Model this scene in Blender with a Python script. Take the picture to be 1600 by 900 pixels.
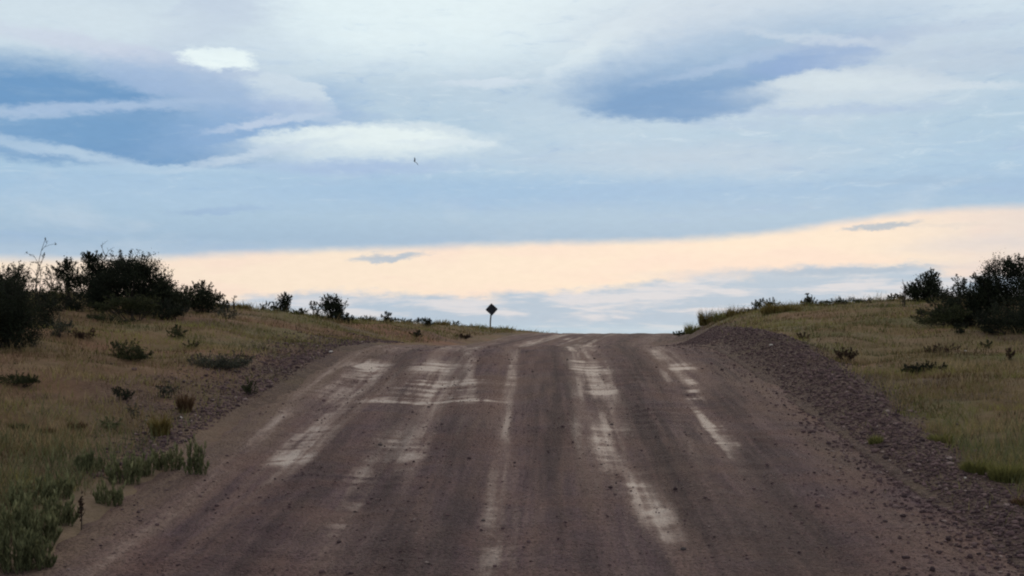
import bpy, math
import numpy as np
from math import radians as R

C = bpy.context.scene
for o in list(bpy.data.objects): bpy.data.objects.remove(o)

# ------------------------------------------------------------------ camera, world, sun, exposure
cam = bpy.data.cameras.new('camera'); cam_o = bpy.data.objects.new('camera', cam); C.collection.objects.link(cam_o)
cam.sensor_width = 36; cam.lens = 49.5; cam.shift_y = 0.05; cam.clip_end = 12000; cam.clip_start = 0.1
cam_o.location = (0, 0, 0); cam_o.rotation_euler = (R(90), 0, 0)
C.camera = cam_o
F = 2200.0; VH = 530.0                       # focal length and horizon line of the 1600 x 900 photograph

SUN_EL, SUN_AZ = 16.0, 8.0                   # degrees; azimuth from +Y towards +X
sun = bpy.data.lights.new('sun', 'SUN'); sun.energy = 0.8; sun.angle = R(16); sun.color = (1, .8, .6)
sun_o = bpy.data.objects.new('sun', sun); C.collection.objects.link(sun_o)
sun_o.rotation_euler = (R(90 - SUN_EL), 0, R(180 - SUN_AZ))
C.view_settings.view_transform = 'Standard'; C.view_settings.look = 'None'
C.view_settings.exposure = 0.0; C.view_settings.gamma = 1; C.view_settings.use_curve_mapping = False
try: C.cycles.filter_width = 2.1
except Exception: pass

def s2l(c):
    return tuple((x/255/12.92 if x/255 <= .04045 else ((x/255+.055)/1.055)**2.4) for x in c)

class NT:
    def __init__(s, nt): s.nt = nt; s.N = nt.nodes; s.L = nt.links
    def put(s, sock, v):
        if v is None: return
        if hasattr(v, 'is_output'): s.L.new(v, sock)
        else:
            if hasattr(sock.default_value, '__len__') and len(sock.default_value) == 4 and len(v) == 3: v = (*v, 1)
            sock.default_value = v
    def m(s, op, a, b=None, c=None, clamp=False):
        n = s.N.new('ShaderNodeMath'); n.operation = op; n.use_clamp = clamp
        for i, v in enumerate((a, b, c)): s.put(n.inputs[i], v)
        return n.outputs[0]
    def mix(s, f, a, b, mode='MIX'):
        n = s.N.new('ShaderNodeMix'); n.data_type = 'RGBA'; n.blend_type = mode
        s.put(n.inputs[0], f); s.put(n.inputs[6], a); s.put(n.inputs[7], b); return n.outputs[2]
    def xyz(s, x, y, z=0.0):
        n = s.N.new('ShaderNodeCombineXYZ')
        for i, v in enumerate((x, y, z)): s.put(n.inputs[i], v)
        return n.outputs[0]
    def sep(s, v):
        n = s.N.new('ShaderNodeSeparateXYZ'); s.put(n.inputs[0], v); return n.outputs
    def noise(s, vec, scale, detail=4, rough=.55, dist=0.0):
        n = s.N.new('ShaderNodeTexNoise'); s.put(n.inputs['Vector'], vec)
        n.inputs['Scale'].default_value = scale; n.inputs['Detail'].default_value = detail
        n.inputs['Roughness'].default_value = rough; n.inputs['Distortion'].default_value = dist
        return n.outputs
    def ss(s, v, a, b, lo=0.0, hi=1.0):
        n = s.N.new('ShaderNodeMapRange'); n.interpolation_type = 'SMOOTHSTEP'
        s.put(n.inputs[0], v); n.inputs[1].default_value = a; n.inputs[2].default_value = b
        n.inputs[3].default_value = lo; n.inputs[4].default_value = hi; return n.outputs[0]
    def ramp(s, v, stops):
        n = s.N.new('ShaderNodeValToRGB'); s.put(n.inputs[0], v); e = n.color_ramp.elements
        for i, (p, c) in enumerate(stops):
            el = e[i] if i < 2 else e.new(p)
            el.position = p; el.color = (*c, 1)
        return n.outputs[0]
    def curve(s, v, pts, x0, x1, y0, y1):
        n = s.N.new('ShaderNodeFloatCurve'); s.put(n.inputs[1], s.m('DIVIDE', s.m('SUBTRACT', v, x0), x1-x0, clamp=True))
        cv = n.mapping.curves[0]; P = [((x-x0)/(x1-x0), (y-y0)/(y1-y0)) for x, y in pts]
        while len(cv.points) < len(P): cv.points.new(.5, .5)
        for p, q in zip(cv.points, P): p.location = q
        n.mapping.update()
        return s.m('ADD', s.m('MULTIPLY', n.outputs[0], y1-y0), y0)

def sky_uw(u, v):                            # a direction of the photograph as azimuth and elevation, in 1/22 radian
    t = (u-800)/F
    return 22*math.atan(t), 22*math.atan((VH-v)/F/math.sqrt(1+t*t))

def build_world():
    w = bpy.data.worlds.new('World'); C.world = w; w.use_nodes = True
    try: w.cycles.sampling_method = 'MANUAL'; w.cycles.sample_map_resolution = 512
    except Exception: pass
    g = NT(w.node_tree); g.N.clear()
    out = g.N.new('ShaderNodeOutputWorld')
    sky = g.N.new('ShaderNodeTexSky'); sky.sky_type = 'NISHITA'; sky.sun_disc = False
    sky.sun_elevation = R(SUN_EL); sky.sun_rotation = R(SUN_AZ); sky.air_density = 1.3; sky.dust_density = 1.5
    b1 = g.N.new('ShaderNodeBackground'); g.L.new(sky.outputs[0], b1.inputs[0]); b1.inputs[1].default_value = 0.05
    tc = g.N.new('ShaderNodeTexCoord')
    x, y, z = g.sep(tc.outputs['Generated'])
    U0 = g.m('MULTIPLY', g.m('ARCTAN2', x, y), 22.0)
    W0 = g.m('MULTIPLY', g.m('ARCSINE', z), 22.0)
    st = g.xyz(U0, g.m('MULTIPLY', W0, 2.6))
    # warp of the cloud outlines: broad and fine
    nA = g.noise(st, .55, 3, .5)[1]; a = g.sep(nA)
    nB = g.noise(st, 2.2, 5, .6)[1]; b = g.sep(nB)
    c9 = g.sep(g.noise(g.xyz(U0, g.m('MULTIPLY', W0, 2.2), 9.0), 5.5, 5, .65)[1])
    U = g.m('ADD', U0, g.m('ADD', g.m('MULTIPLY', g.m('SUBTRACT', a[0], .5), .5), g.m('MULTIPLY_ADD', g.m('SUBTRACT', b[0], .5), .7, g.m('MULTIPLY', g.m('SUBTRACT', c9[0], .5), .4))))
    W = g.m('ADD', W0, g.m('ADD', g.m('MULTIPLY', g.m('SUBTRACT', a[1], .5), .1), g.m('MULTIPLY_ADD', g.m('SUBTRACT', b[1], .5), .2, g.m('MULTIPLY', g.m('SUBTRACT', c9[1], .5), .13))))
    # overcast base by elevation
    stops = [(-40, (150,165,180)), (520, (178,200,219)), (430, (190,206,222)), (375, (160,188,213)), (340, (168,196,219)), (300, (160,192,221)),
             (262, (170,200,224)), (200, (174,201,222)), (120, (184,206,224)), (60, (203,223,236)), (0, (216,233,241)), (-160, (196,208,222)), (-700, (214,210,206)), (-1500, (200,196,192))]
    P = []
    for v, c in stops[1:]: P.append((sky_uw(800, v)[1]/22.0*.9/.9, s2l(c)))
    t = g.m('DIVIDE', W, 22.0)
    base = g.ramp(t, [(max(0, p), c) for p, c in P])
    # broad light and dark bands
    n1 = g.noise(st, .35, 5, .6, .4)[0]
    base = g.mix(g.ss(n1, .5, .72, 0, .35), base, s2l((204,217,229)))
    n2 = g.noise(g.xyz(U0, g.m('MULTIPLY', W0, 5.0), 7.3), .45, 5, .6, .3)[0]
    base = g.mix(g.ss(n2, .52, .75, 0, .5), base, s2l((160,187,220)))
    # the low clear strip glowing peach between the cloud deck and the bank on the horizon
    top = [(-1500,402),(0,401),(220,400),(400,391),(640,384),(860,376),(1060,371),(1200,360),(1330,341),(1450,326),(1600,318),(2400,300)]
    bot = [(-1500,500),(0,500),(330,476),(430,463),(520,458),(620,462),(700,467),(850,460),(960,450),(1060,441),(1100,433),(1200,428),(1330,420),(1420,422),(1500,436),(1600,432),(2400,440)]
    cu = lambda pts: [(sky_uw(u, v)) for u, v in pts]
    x0, x1 = -18, 18
    T = g.curve(U0, cu(top), x0, x1, -1, 4); B = g.curve(U0, cu(bot), x0, x1, -1, 4)
    wf = g.m('ADD', W0, g.m('MULTIPLY', g.m('SUBTRACT', b[2], .5), .10))
    wb = g.m('ADD', g.m('ADD', W0, g.m('MULTIPLY', g.m('SUBTRACT', b[1], .5), .34)), g.m('MULTIPLY', g.m('SUBTRACT', a[1], .5), .25))
    pm = g.m('MULTIPLY', g.ss(g.m('SUBTRACT', T, wf), -.06, .13), g.ss(g.m('SUBTRACT', wb, B), -.06, .10))
    peach = g.mix(g.ss(n2, .4, .65), s2l((248,230,210)), s2l((247,225,209)))
    peach = g.mix(g.ss(U0, 5.2, 8.4, 0, .6), peach, s2l((215,208,212)))
    low = g.ss(W0, sky_uw(800, 400)[1], sky_uw(800, 440)[1])
    # the far bank under it: blue grey with pinkish streaks
    nb = g.noise(g.xyz(g.m('ADD', U0, 3.0), g.m('MULTIPLY', W0, 7.0), 2.2), .8, 5, .6, .2)[0]
    bank = g.mix(g.ss(nb, .42, .62), s2l((176,196,214)), s2l((214,216,222)))
    bank = g.mix(g.ss(W0, .35, .05, 0, .7), bank, s2l((184,210,224)))
    col = g.mix(low, base, bank)
    col = g.mix(pm, col, peach)

    n3 = g.noise(g.xyz(U0, g.m('MULTIPLY', W0, 3.2), 4.1), 1.1, 6, .62, .5)[0]
    UW, UW0 = g.xyz(U, W), g.xyz(U0, W0); SK = {k: g.ss(n3, .35, .6, 1-k, 1) for k in (.12, .2)}
    def blob(u, v, au, bt, bb, rot, c, soft=.35, op=1.0, warp=True, col=None, streak=0):
        """soft = (upper, lower) edge: crisp rims where the cloud is lit or its base is flat"""
        cu_, cw = sky_uw(u, v); k = .01; s_t, s_b = soft if isinstance(soft, tuple) else (soft, soft)
        sh = (bt-bb)*.5*k; cu_ -= math.sin(R(rot))*sh; cw += math.cos(R(rot))*sh
        mp = g.N.new('ShaderNodeMapping'); mp.vector_type = 'TEXTURE'; g.put(mp.inputs[0], UW if warp else UW0)
        mp.inputs[1].default_value = (cu_, cw, 0); mp.inputs[2].default_value = (0, 0, R(rot)); mp.inputs[3].default_value = (au*k, (bt+bb)*.5*k, 1)
        ln = g.N.new('ShaderNodeVectorMath'); ln.operation = 'LENGTH'; g.put(ln.inputs[0], mp.outputs[0])
        mr = g.N.new('ShaderNodeMapRange'); mr.interpolation_type = 'SMOOTHSTEP'; g.put(mr.inputs[0], ln.outputs['Value'])
        if s_t == s_b: mr.inputs[1].default_value = 1+s_t; mr.inputs[2].default_value = 1-s_t
        else:
            sf = g.ss(g.sep(mp.outputs[0])[1], -.5, .5, s_b, s_t)
            g.put(mr.inputs[1], g.m('ADD', 1.0, sf)); g.put(mr.inputs[2], g.m('SUBTRACT', 1.0, sf))
        mr.inputs[3].default_value = 0; mr.inputs[4].default_value = op; f = mr.outputs[0]
        if streak: f = g.m('MULTIPLY', f, SK[streak])
        return g.mix(f, col, s2l(c))
    B_ = [
        # left cloud complex: bright gap, grey deck, shaded blue undersides, lit rims
        (620,20,330,90,75,2,(226,241,246),.6,.9),
        (110,30,325,130,66,-10,(199,215,229),(.3,.45),.92),
        (330,30,110,40,30,25,(192,207,226),(.3,.6),.6),
        (70,30,200,40,34,0,(212,227,236),.6,.8),
        (190,82,190,14,14,-8,(203,212,230),.6,.7),
        (70,140,225,38,33,-3,(104,151,197),(.8,.2),.96),
        (235,120,90,14,22,-12,(158,184,219),.7,.7),
        (235,205,265,36,54,1,(108,153,198),(.7,.2),.97),
        (60,205,170,20,24,4,(116,160,202),.6,.7),
        (400,188,140,38,42,14,(140,175,214),(.6,.5),.9),
        (335,140,110,34,30,-10,(158,184,217),.7,.8),
        (140,170,175,8,9,5.5,(172,195,223),(.7,.7),.85),
        (20,222,150,8,9,-9,(178,203,226),(.8,.7),.8),
        (150,246,90,6,8,-8,(182,206,227),.8,.7),
        (250,262,130,3,9,0,(180,206,228),(.5,.8),.6),
        (452,150,62,30,24,-14,(203,219,232),(.16,.7),.9),
        (440,168,55,14,12,0,(164,188,220),.7,.8),
        (420,190,90,6,7,10,(196,211,231),.6,.75),
        (500,185,60,5,6,-4,(180,202,226),.6,.6),
        (345,96,60,20,13,-1,(236,249,250),(.22,.3),.97),
        (400,72,60,10,8,6,(206,222,235),.7,.5),
        (575,236,185,44,20,2,(208,224,234),(.14,.7),.95),
        (585,218,130,19,14,-1,(228,241,243),(.25,.7),.9),
        (690,224,70,7,5,-1,(214,229,238),(.3,.5),.8),
        (560,258,150,9,13,1,(160,187,222),(.7,.7),.85),
        (400,240,110,6,7,13,(196,214,231),.7,.8),
        (765,130,75,7,5,1,(206,221,235),(.3,.8),.8),
        (345,327,66,6,6,5,(152,181,214),.5,.75),
        (300,300,300,20,22,0,(176,203,226),.8,.5),
        # right cloud complex
        (1090,75,240,90,95,13,(204,221,233),(.25,.6),.9),
        (960,52,110,16,26,32,(219,234,241),(.25,.8),.85),
        (880,108,35,14,14,30,(212,228,238),(.4,.8),.7),
        (1230,30,330,60,50,0,(194,209,226),.6,.65),
        (1010,100,110,30,34,14,(182,203,226),.7,.7),
        (1140,108,235,54,54,10,(142,177,211),(.85,.35),.95),
        (1070,150,155,36,37,2,(106,153,199),(.9,.2),.97),
        (1190,126,110,20,20,20,(118,160,203),(.7,.25),.85),
        (1290,86,110,20,22,8,(132,167,212),(.7,.3),.85),
        (1120,105,90,7,8,12,(168,193,222),.7,.6),
        (1345,150,150,44,18,-1,(199,215,228),(.12,.8),.95),
        (1345,126,95,15,14,-2,(209,224,233),(.3,.8),.8),
        (1490,134,110,7,6,-1,(204,219,231),(.3,.7),.85),
        (1310,170,150,5,10,0,(168,192,221),.7,.7),
        (1430,50,200,10,12,4,(178,196,219),.7,.55),
        (1300,60,120,6,8,-8,(206,219,231),.7,.5),
        (1500,90,160,30,26,0,(184,201,220),.8,.7),
        (870,300,330,18,18,0,(152,189,222),.8,.6),
        (1060,250,240,24,20,0,(190,206,222),.8,.6),
        (1440,282,120,5,7,-2,(158,187,214),.7,.5),
    ]
    up = g.ss(W0, 1.6, 2.6)
    wisp = g.noise(g.xyz(g.m('ADD', U0, g.m('MULTIPLY', W0, -.5)), g.m('MULTIPLY', W0, 4.5), 5.5), 1.5, 9, .68, .6)[0]
    col = g.mix(g.m('MULTIPLY', up, g.ss(wisp, .52, .74, 0, .3)), col, s2l((222,236,243)))
    col = g.mix(g.m('MULTIPLY', up, g.ss(wisp, .47, .28, 0, .32)), col, s2l((140,175,214)))
    for t_ in B_:
        col = blob(*t_, col=col, streak=.12)
    for t_ in [(608,403,50,7,6,4,(166,186,206),(.6,.35),.85), (640,398,26,4,3,4,(176,193,208),.8,.7), (575,408,30,4,3,2,(190,200,210),.8,.6), (1384,353,50,5,6,4,(162,182,200),(.6,.35),.85), (1345,357,24,3,2,6,(186,196,206),.8,.6), (1470,354,60,3,3,0,(222,214,208),.9,.5), (1540,380,110,12,10,3,(212,210,214),.9,.45), (1260,425,190,9,9,1,(190,202,214),.7,.6),
               (1330,424,110,6,5,1,(160,184,206),.5,.7), (520,466,60,5,5,0,(198,206,216),.9,.6)]:
        col = blob(*t_, col=col, warp=True, streak=.2)
    col = g.mix(g.m('MULTIPLY', up, g.ss(wisp, .55, .76, 0, .08)), col, s2l((218,232,241)))
    col = g.mix(g.m('MULTIPLY', up, g.ss(wisp, .45, .26, 0, .1)), col, s2l((128,168,212)))
    fine = g.noise(st, 4.5, 5, .6)[0]
    hsv = g.N.new('ShaderNodeHueSaturation'); g.L.new(col, hsv.inputs['Color']); g.L.new(g.ss(fine, .3, .7, .985, 1.015), hsv.inputs['Value'])
    b2 = g.N.new('ShaderNodeBackground'); g.L.new(hsv.outputs[0], b2.inputs[0]); b2.inputs[1].default_value = 1.0
    mx = g.N.new('ShaderNodeMixShader'); mx.inputs[0].default_value = .965
    g.L.new(b1.outputs[0], mx.inputs[1]); g.L.new(b2.outputs[0], mx.inputs[2]); g.L.new(mx.outputs[0], out.inputs[0])
build_world()

# ------------------------------------------------------------------ numpy noise
rng = np.random.default_rng(11)
_T = np.random.default_rng(5).random((256, 256))
def vnoise(x, y):
    xi = np.floor(x).astype(int); yi = np.floor(y).astype(int); fx = x-xi; fy = y-yi
    fx = fx*fx*(3-2*fx); fy = fy*fy*(3-2*fy); xi &= 255; yi &= 255; x1 = (xi+1) & 255; y1 = (yi+1) & 255
    return (_T[xi, yi]*(1-fx)+_T[x1, yi]*fx)*(1-fy)+(_T[xi, y1]*(1-fx)+_T[x1, y1]*fx)*fy
def fbm(x, y, o=4, s=1.0):
    x = np.asarray(x, float)*s; y = np.asarray(y, float)*s; t = 0; a = .5; n = 0
    for i in range(o): t = t+a*vnoise(x+17.3*i, y+31.7*i); n += a; a *= .5; x = x*2.03; y = y*2.03
    return t/n
def sst(a, b, x): t = np.clip((x-a)/(b-a), 0, 1); return t*t*(3-2*t)

# ------------------------------------------------------------------ the lie of the land (metres; the eye is at z = 0)
YR = np.array([-4000,-400,-60,-15, 0, 10, 27, 30, 34, 40, 46, 51, 56, 60, 65, 70, 75, 80, 90, 110, 160, 300, 600, 5000.])
ZR = np.array([-9,-7,-4.6,-3.55,-2.636,-1.795,-.37,-.19,-.19,-.24,-.29,-.27,-.18,-.05,.12,.24,.29,.28,.1,-.9,-4,-7,-8,-9.])
def cx(Y):
    Y = np.asarray(Y, float)
    return .0227*np.clip(Y, -80, 400)+.00165*np.clip(Y-28, 0, 50)**2+.165*np.clip(Y-78, 0, 100)
DC = np.array([-4000,-300,-60,-20,-12,-8,-5.5,-4, 0, 4, 5.5, 8, 12, 20, 60, 300, 4000.])
n_ = None
ROWS = [  # heights at the offsets of DC; None at 0 and +-4 means the road's own height
 (0,   [-3,-2.6,-2,-1.6,-1.9,-2.2,-2.55,n_,n_,n_,-2.6,-2.6,-2.5,-2.3,-2.5,-2.8,-3]),
 (10,  [-3,-2.4,-1.4,-.8,-1.2,-1.5,-1.72,n_,n_,n_,-1.76,-1.75,-1.7,-1.6,-1.8,-2.5,-3]),
 (15,  [-3,-2.2,-.9,-.3,-.6,-.92,-1.2,n_,n_,n_,-1.3,-1.28,-1.2,-1.0,-1.2,-2.2,-3]),
 (20,  [-3,-2,-.3,.2,-.1,-.42,-.72,n_,n_,n_,-.86,-.8,-.65,-.4,-.6,-2,-3]),
 (25,  [-3,-2,.1,.6,.3,0,-.3,n_,n_,n_,-.4,-.33,-.2,0,-.2,-2,-3]),
 (30,  [-3,-2,.5,1.0,.6,.35,.02,n_,n_,n_,.0,.06,.14,.3,.2,-2,-3]),
 (35,  [-3,-2,.8,1.3,.9,.55,.12,n_,n_,n_,.3,.45,.52,.7,.5,-2,-3]),
 (42,  [-3,-2,1,1.5,1.2,.76,.1,n_,n_,n_,.55,.9,1.08,1.2,.8,-2,-3]),
 (50,  [-3,-2,1,1.5,1.15,.5,.15,n_,n_,n_,.75,1.15,1.36,1.45,.9,-2,-3]),
 (60,  [-3,-2,.9,1.3,.98,.55,.33,n_,n_,n_,.82,1.25,1.42,1.5,.8,-2,-3]),
 (75,  [-4,-3,.4,1.0,.78,.6,.42,n_,n_,n_,.65,.95,1.1,1.1,.4,-3,-4]),
 (98,  [-5,-4,-.6,.3,.65,.5,.05,n_,n_,n_,-.3,-.2,0,0,-.8,-4,-5]),
 (130, [-7,-5,-3,-2,-1.6,-1.6,-1.8,n_,n_,n_,-2.2,-2.2,-2.2,-2.4,-3,-5,-7]),
 (300, [-8,-8,-7.5,-7,-7,-7,-7,n_,n_,n_,-7,-7,-7,-7,-7.5,-8,-8]),
]
def _fill():
    fy = np.concatenate([np.arange(-20, 150, .25)])
    fd = np.arange(-70, 70.01, .2)
    zr = np.interp(fy, YR, ZR)
    k = np.exp(-.5*(np.arange(-24, 25)/6.0)**2); k /= k.sum()
    zr_s = np.convolve(np.pad(zr, 24, mode='edge'), k, 'valid')
    ys = np.array([r[0] for r in ROWS], float); G = np.zeros((len(fy), len(DC)))
    for j in range(len(DC)):
        if abs(DC[j]) <= 4: G[:, j] = zr_s
        else: G[:, j] = np.interp(fy, ys, [r[1][j] for r in ROWS])
    # the near end carries the slope of the road
    for j in range(len(DC)):
        if abs(DC[j]) > 4:
            G[fy < 0, j] += (zr_s[fy < 0]-zr_s[np.searchsorted(fy, 0)])
    Z = np.stack([np.interp(fd, DC, G[i]) for i in range(len(fy))])
    kd = np.exp(-.5*(np.arange(-8, 9)/2.6)**2); kd /= kd.sum()
    Z2 = np.apply_along_axis(lambda r: np.convolve(np.pad(r, 8, mode='edge'), kd, 'valid'), 1, Z)
    ky = np.exp(-.5*(np.arange(-20, 21)/6.0)**2); ky /= ky.sum()
    Z3 = np.apply_along_axis(lambda r: np.convolve(np.pad(r, 20, mode='edge'), ky, 'valid'), 0, Z2)
    w = sst(3.6, 6, np.abs(fd))[None, :]
    return fy, fd, zr_s, Z2*(1-w)+Z3*w
FY, FD, ZRS, FZ = _fill()
def zroad(Y): return np.where((Y > -19) & (Y < 149), np.interp(Y, FY, ZRS), np.interp(Y, YR, ZR))
def berm_c(Y): return np.interp(Y, [10, 18, 28], [4.1, 4.25, 4.62])+.1*np.sin(Y*.35)
def berm(d, Y):
    h = np.interp(Y, [0, 10, 13, 18, 22, 27, 31, 36, 42, 48], [.03,.04,.07,.12,.21,.31,.3,.19,.08,0])
    cen = berm_c(Y)
    return h*np.exp(-.5*((d-cen)/np.interp(Y, [12, 28], [.3, .42]))**2)*(.75+.5*fbm(d, Y, 3, 1.3))
def zbase(d, Y):
    d = np.asarray(d, float); Y = np.asarray(Y, float); d, Y = np.broadcast_arrays(d, Y)
    i = np.clip((Y-FY[0])/.25, 0, len(FY)-1.001); j = np.clip((d-FD[0])/.2, 0, len(FD)-1.001)
    i0 = i.astype(int); j0 = j.astype(int); fi = i-i0; fj = j-j0
    z = (FZ[i0, j0]*(1-fj)+FZ[i0, j0+1]*fj)*(1-fi)+(FZ[i0+1, j0]*(1-fj)+FZ[i0+1, j0+1]*fj)*fi
    far = zroad(Y)+sst(60, 300, np.abs(d))*0
    ry = np.maximum(sst(130, 149, Y), sst(-10, -19, Y))
    z = z*(1-ry)+(far)*ry
    rd = sst(45, 69, np.abs(d)); zf = np.interp(Y, [-400, 0, 60, 160, 300, 5000], [-7,-2.6,-1.6,-5,-8,-9])
    return z*(1-rd)+zf*rd
def zground(d, Y):
    d = np.asarray(d, float); Y = np.asarray(Y, float)
    e = np.clip((np.abs(d)-3.7)/2.5, 0, 1)
    z = zbase(d, Y)+berm(d, Y)+e*((fbm(d, Y, 4, .55)-.5)*.34+(fbm(d+50, Y, 3, 2.6)-.5)*.09)
    z += np.exp(-.5*((d+4.25)/.28)**2)*.05*sst(5, 9, Y)*(.3+1.2*fbm(d, Y, 3, 1.1))
    return z
def zr_surface(d, Y):
    trk = 0
    for t, a in ((-2.95, .022), (-1.75, .02), (-.55, .018), (.92, .024), (2.25, .02)): trk = trk-a*np.exp(-.5*((d-t-.1*np.sin(Y*.13+t))/.2)**2)
    for t, a in ((-3.5, .03), (-2.35, .02), (-1.15, .016), (.2, .02), (1.6, .024), (3.0, .018)): trk = trk+a*np.exp(-.5*((d-t-.12*np.sin(Y*.11+t))/.22)**2)*(.5+fbm(d*3, Y*.5, 3))
    wash = .006*np.sin(Y*2*np.pi/.72+2*fbm(d, Y, 2, .8)*6)*sst(.5, .62, fbm(d, Y*.35, 3, .6)+.05)
    edge = np.clip((np.abs(d)-3.75-.2*(fbm(d*0+9*np.sign(d), Y, 4, .9)-.5))/.6, 0, 3)
    return zbase(d, Y)+trk+wash+(fbm(d, Y, 3, 4.0)-.5)*.016+(fbm(d, Y, 3, .5)-.5)*.06+.01-edge**1.5*.05
def top(d, Y): return np.maximum(zground(d, Y)-np.where(np.abs(d) < 3.7, .08, 0), np.where(np.abs(d) < 4.4, zr_surface(d, Y), -99))
def hit(u, v, ymin=8, ymax=125):
    Y = np.arange(ymin, ymax, .05); X = (u-800)/F*Y; zt = top(X-cx(Y), Y); zray = (VH-v)/F*Y
    k = np.nonzero(zt >= zray)[0]
    if len(k) == 0: k = [int(np.argmin(zray/Y-zt/Y))]
    return float(X[k[0]]), float(Y[k[0]])
def ground_at(X, Y): return float(top(np.array([X-cx(Y)]), np.array([Y]))[0])

# ------------------------------------------------------------------ mesh helpers
def mesh_obj(name, V, faces, mats, parent=None, smooth=False, attrs=None, loc=(0, 0, 0), mat_idx=None):
    me = bpy.data.meshes.new(name); V = np.asarray(V, np.float32)
    me.vertices.add(len(V)); me.vertices.foreach_set('co', V.ravel())
    fl = faces if isinstance(faces, list) else [faces]
    fl = [np.asarray(f, np.int32) for f in fl if len(f)]
    tot = np.concatenate([np.full(len(f), f.shape[1], np.int32) for f in fl])
    idx = np.concatenate([f.ravel() for f in fl])
    me.loops.add(len(idx)); me.loops.foreach_set('vertex_index', idx)
    me.polygons.add(len(tot)); st = np.concatenate([[0], np.cumsum(tot)[:-1]]).astype(np.int32)
    me.polygons.foreach_set('loop_start', st); me.polygons.foreach_set('loop_total', tot)
    me.polygons.foreach_set('use_smooth', np.full(len(tot), smooth))
    me.update(calc_edges=True)
    for k, a in (attrs or {}).items():
        at = me.attributes.new(k, 'FLOAT', 'POINT'); at.data.foreach_set('value', np.asarray(a, np.float32).ravel())
    for m in (mats if isinstance(mats, (list, tuple)) else [mats]): me.materials.append(m)
    if mat_idx is not None: me.polygons.foreach_set('material_index', np.asarray(mat_idx, np.int32))
    o = bpy.data.objects.new(name, me); C.collection.objects.link(o); o.location = loc
    if parent: o.parent = parent
    return o
def tag(o, label=None, cat=None, group=None, kind=None):
    for k, v in (('label', label), ('category', cat), ('group', group), ('kind', kind)):
        if v: o[k] = v
    return o
def empty(name, loc, rz=0):
    o = bpy.data.objects.new(name, None); C.collection.objects.link(o); o.location = loc; o.rotation_euler.z = rz
    o.empty_display_size = .2; return o
def grid_faces(r, c):
    i = np.arange(r*c).reshape(r, c)
    return np.stack([i[:-1, :-1], i[:-1, 1:], i[1:, 1:], i[1:, :-1]], -1).reshape(-1, 4)

# ------------------------------------------------------------------ materials
def new_mat(name):
    m = bpy.data.materials.new(name); m.use_nodes = True; g = NT(m.node_tree)
    return m, g, g.N['Principled BSDF']
def attr(g, n):
    a = g.N.new('ShaderNodeAttribute'); a.attribute_name = n; return a.outputs['Fac']
def bump(g, bs, h, strength, dist):
    b = g.N.new('ShaderNodeBump'); b.inputs['Strength'].default_value = strength; b.inputs['Distance'].default_value = dist
    g.L.new(h, b.inputs['Height']); g.L.new(b.outputs[0], bs.inputs['Normal'])
def voro(g, vec, sc, feat='F1'):
    n = g.N.new('ShaderNodeTexVoronoi'); n.feature = feat; g.put(n.inputs['Vector'], vec); n.inputs['Scale'].default_value = sc; return n.outputs

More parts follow.
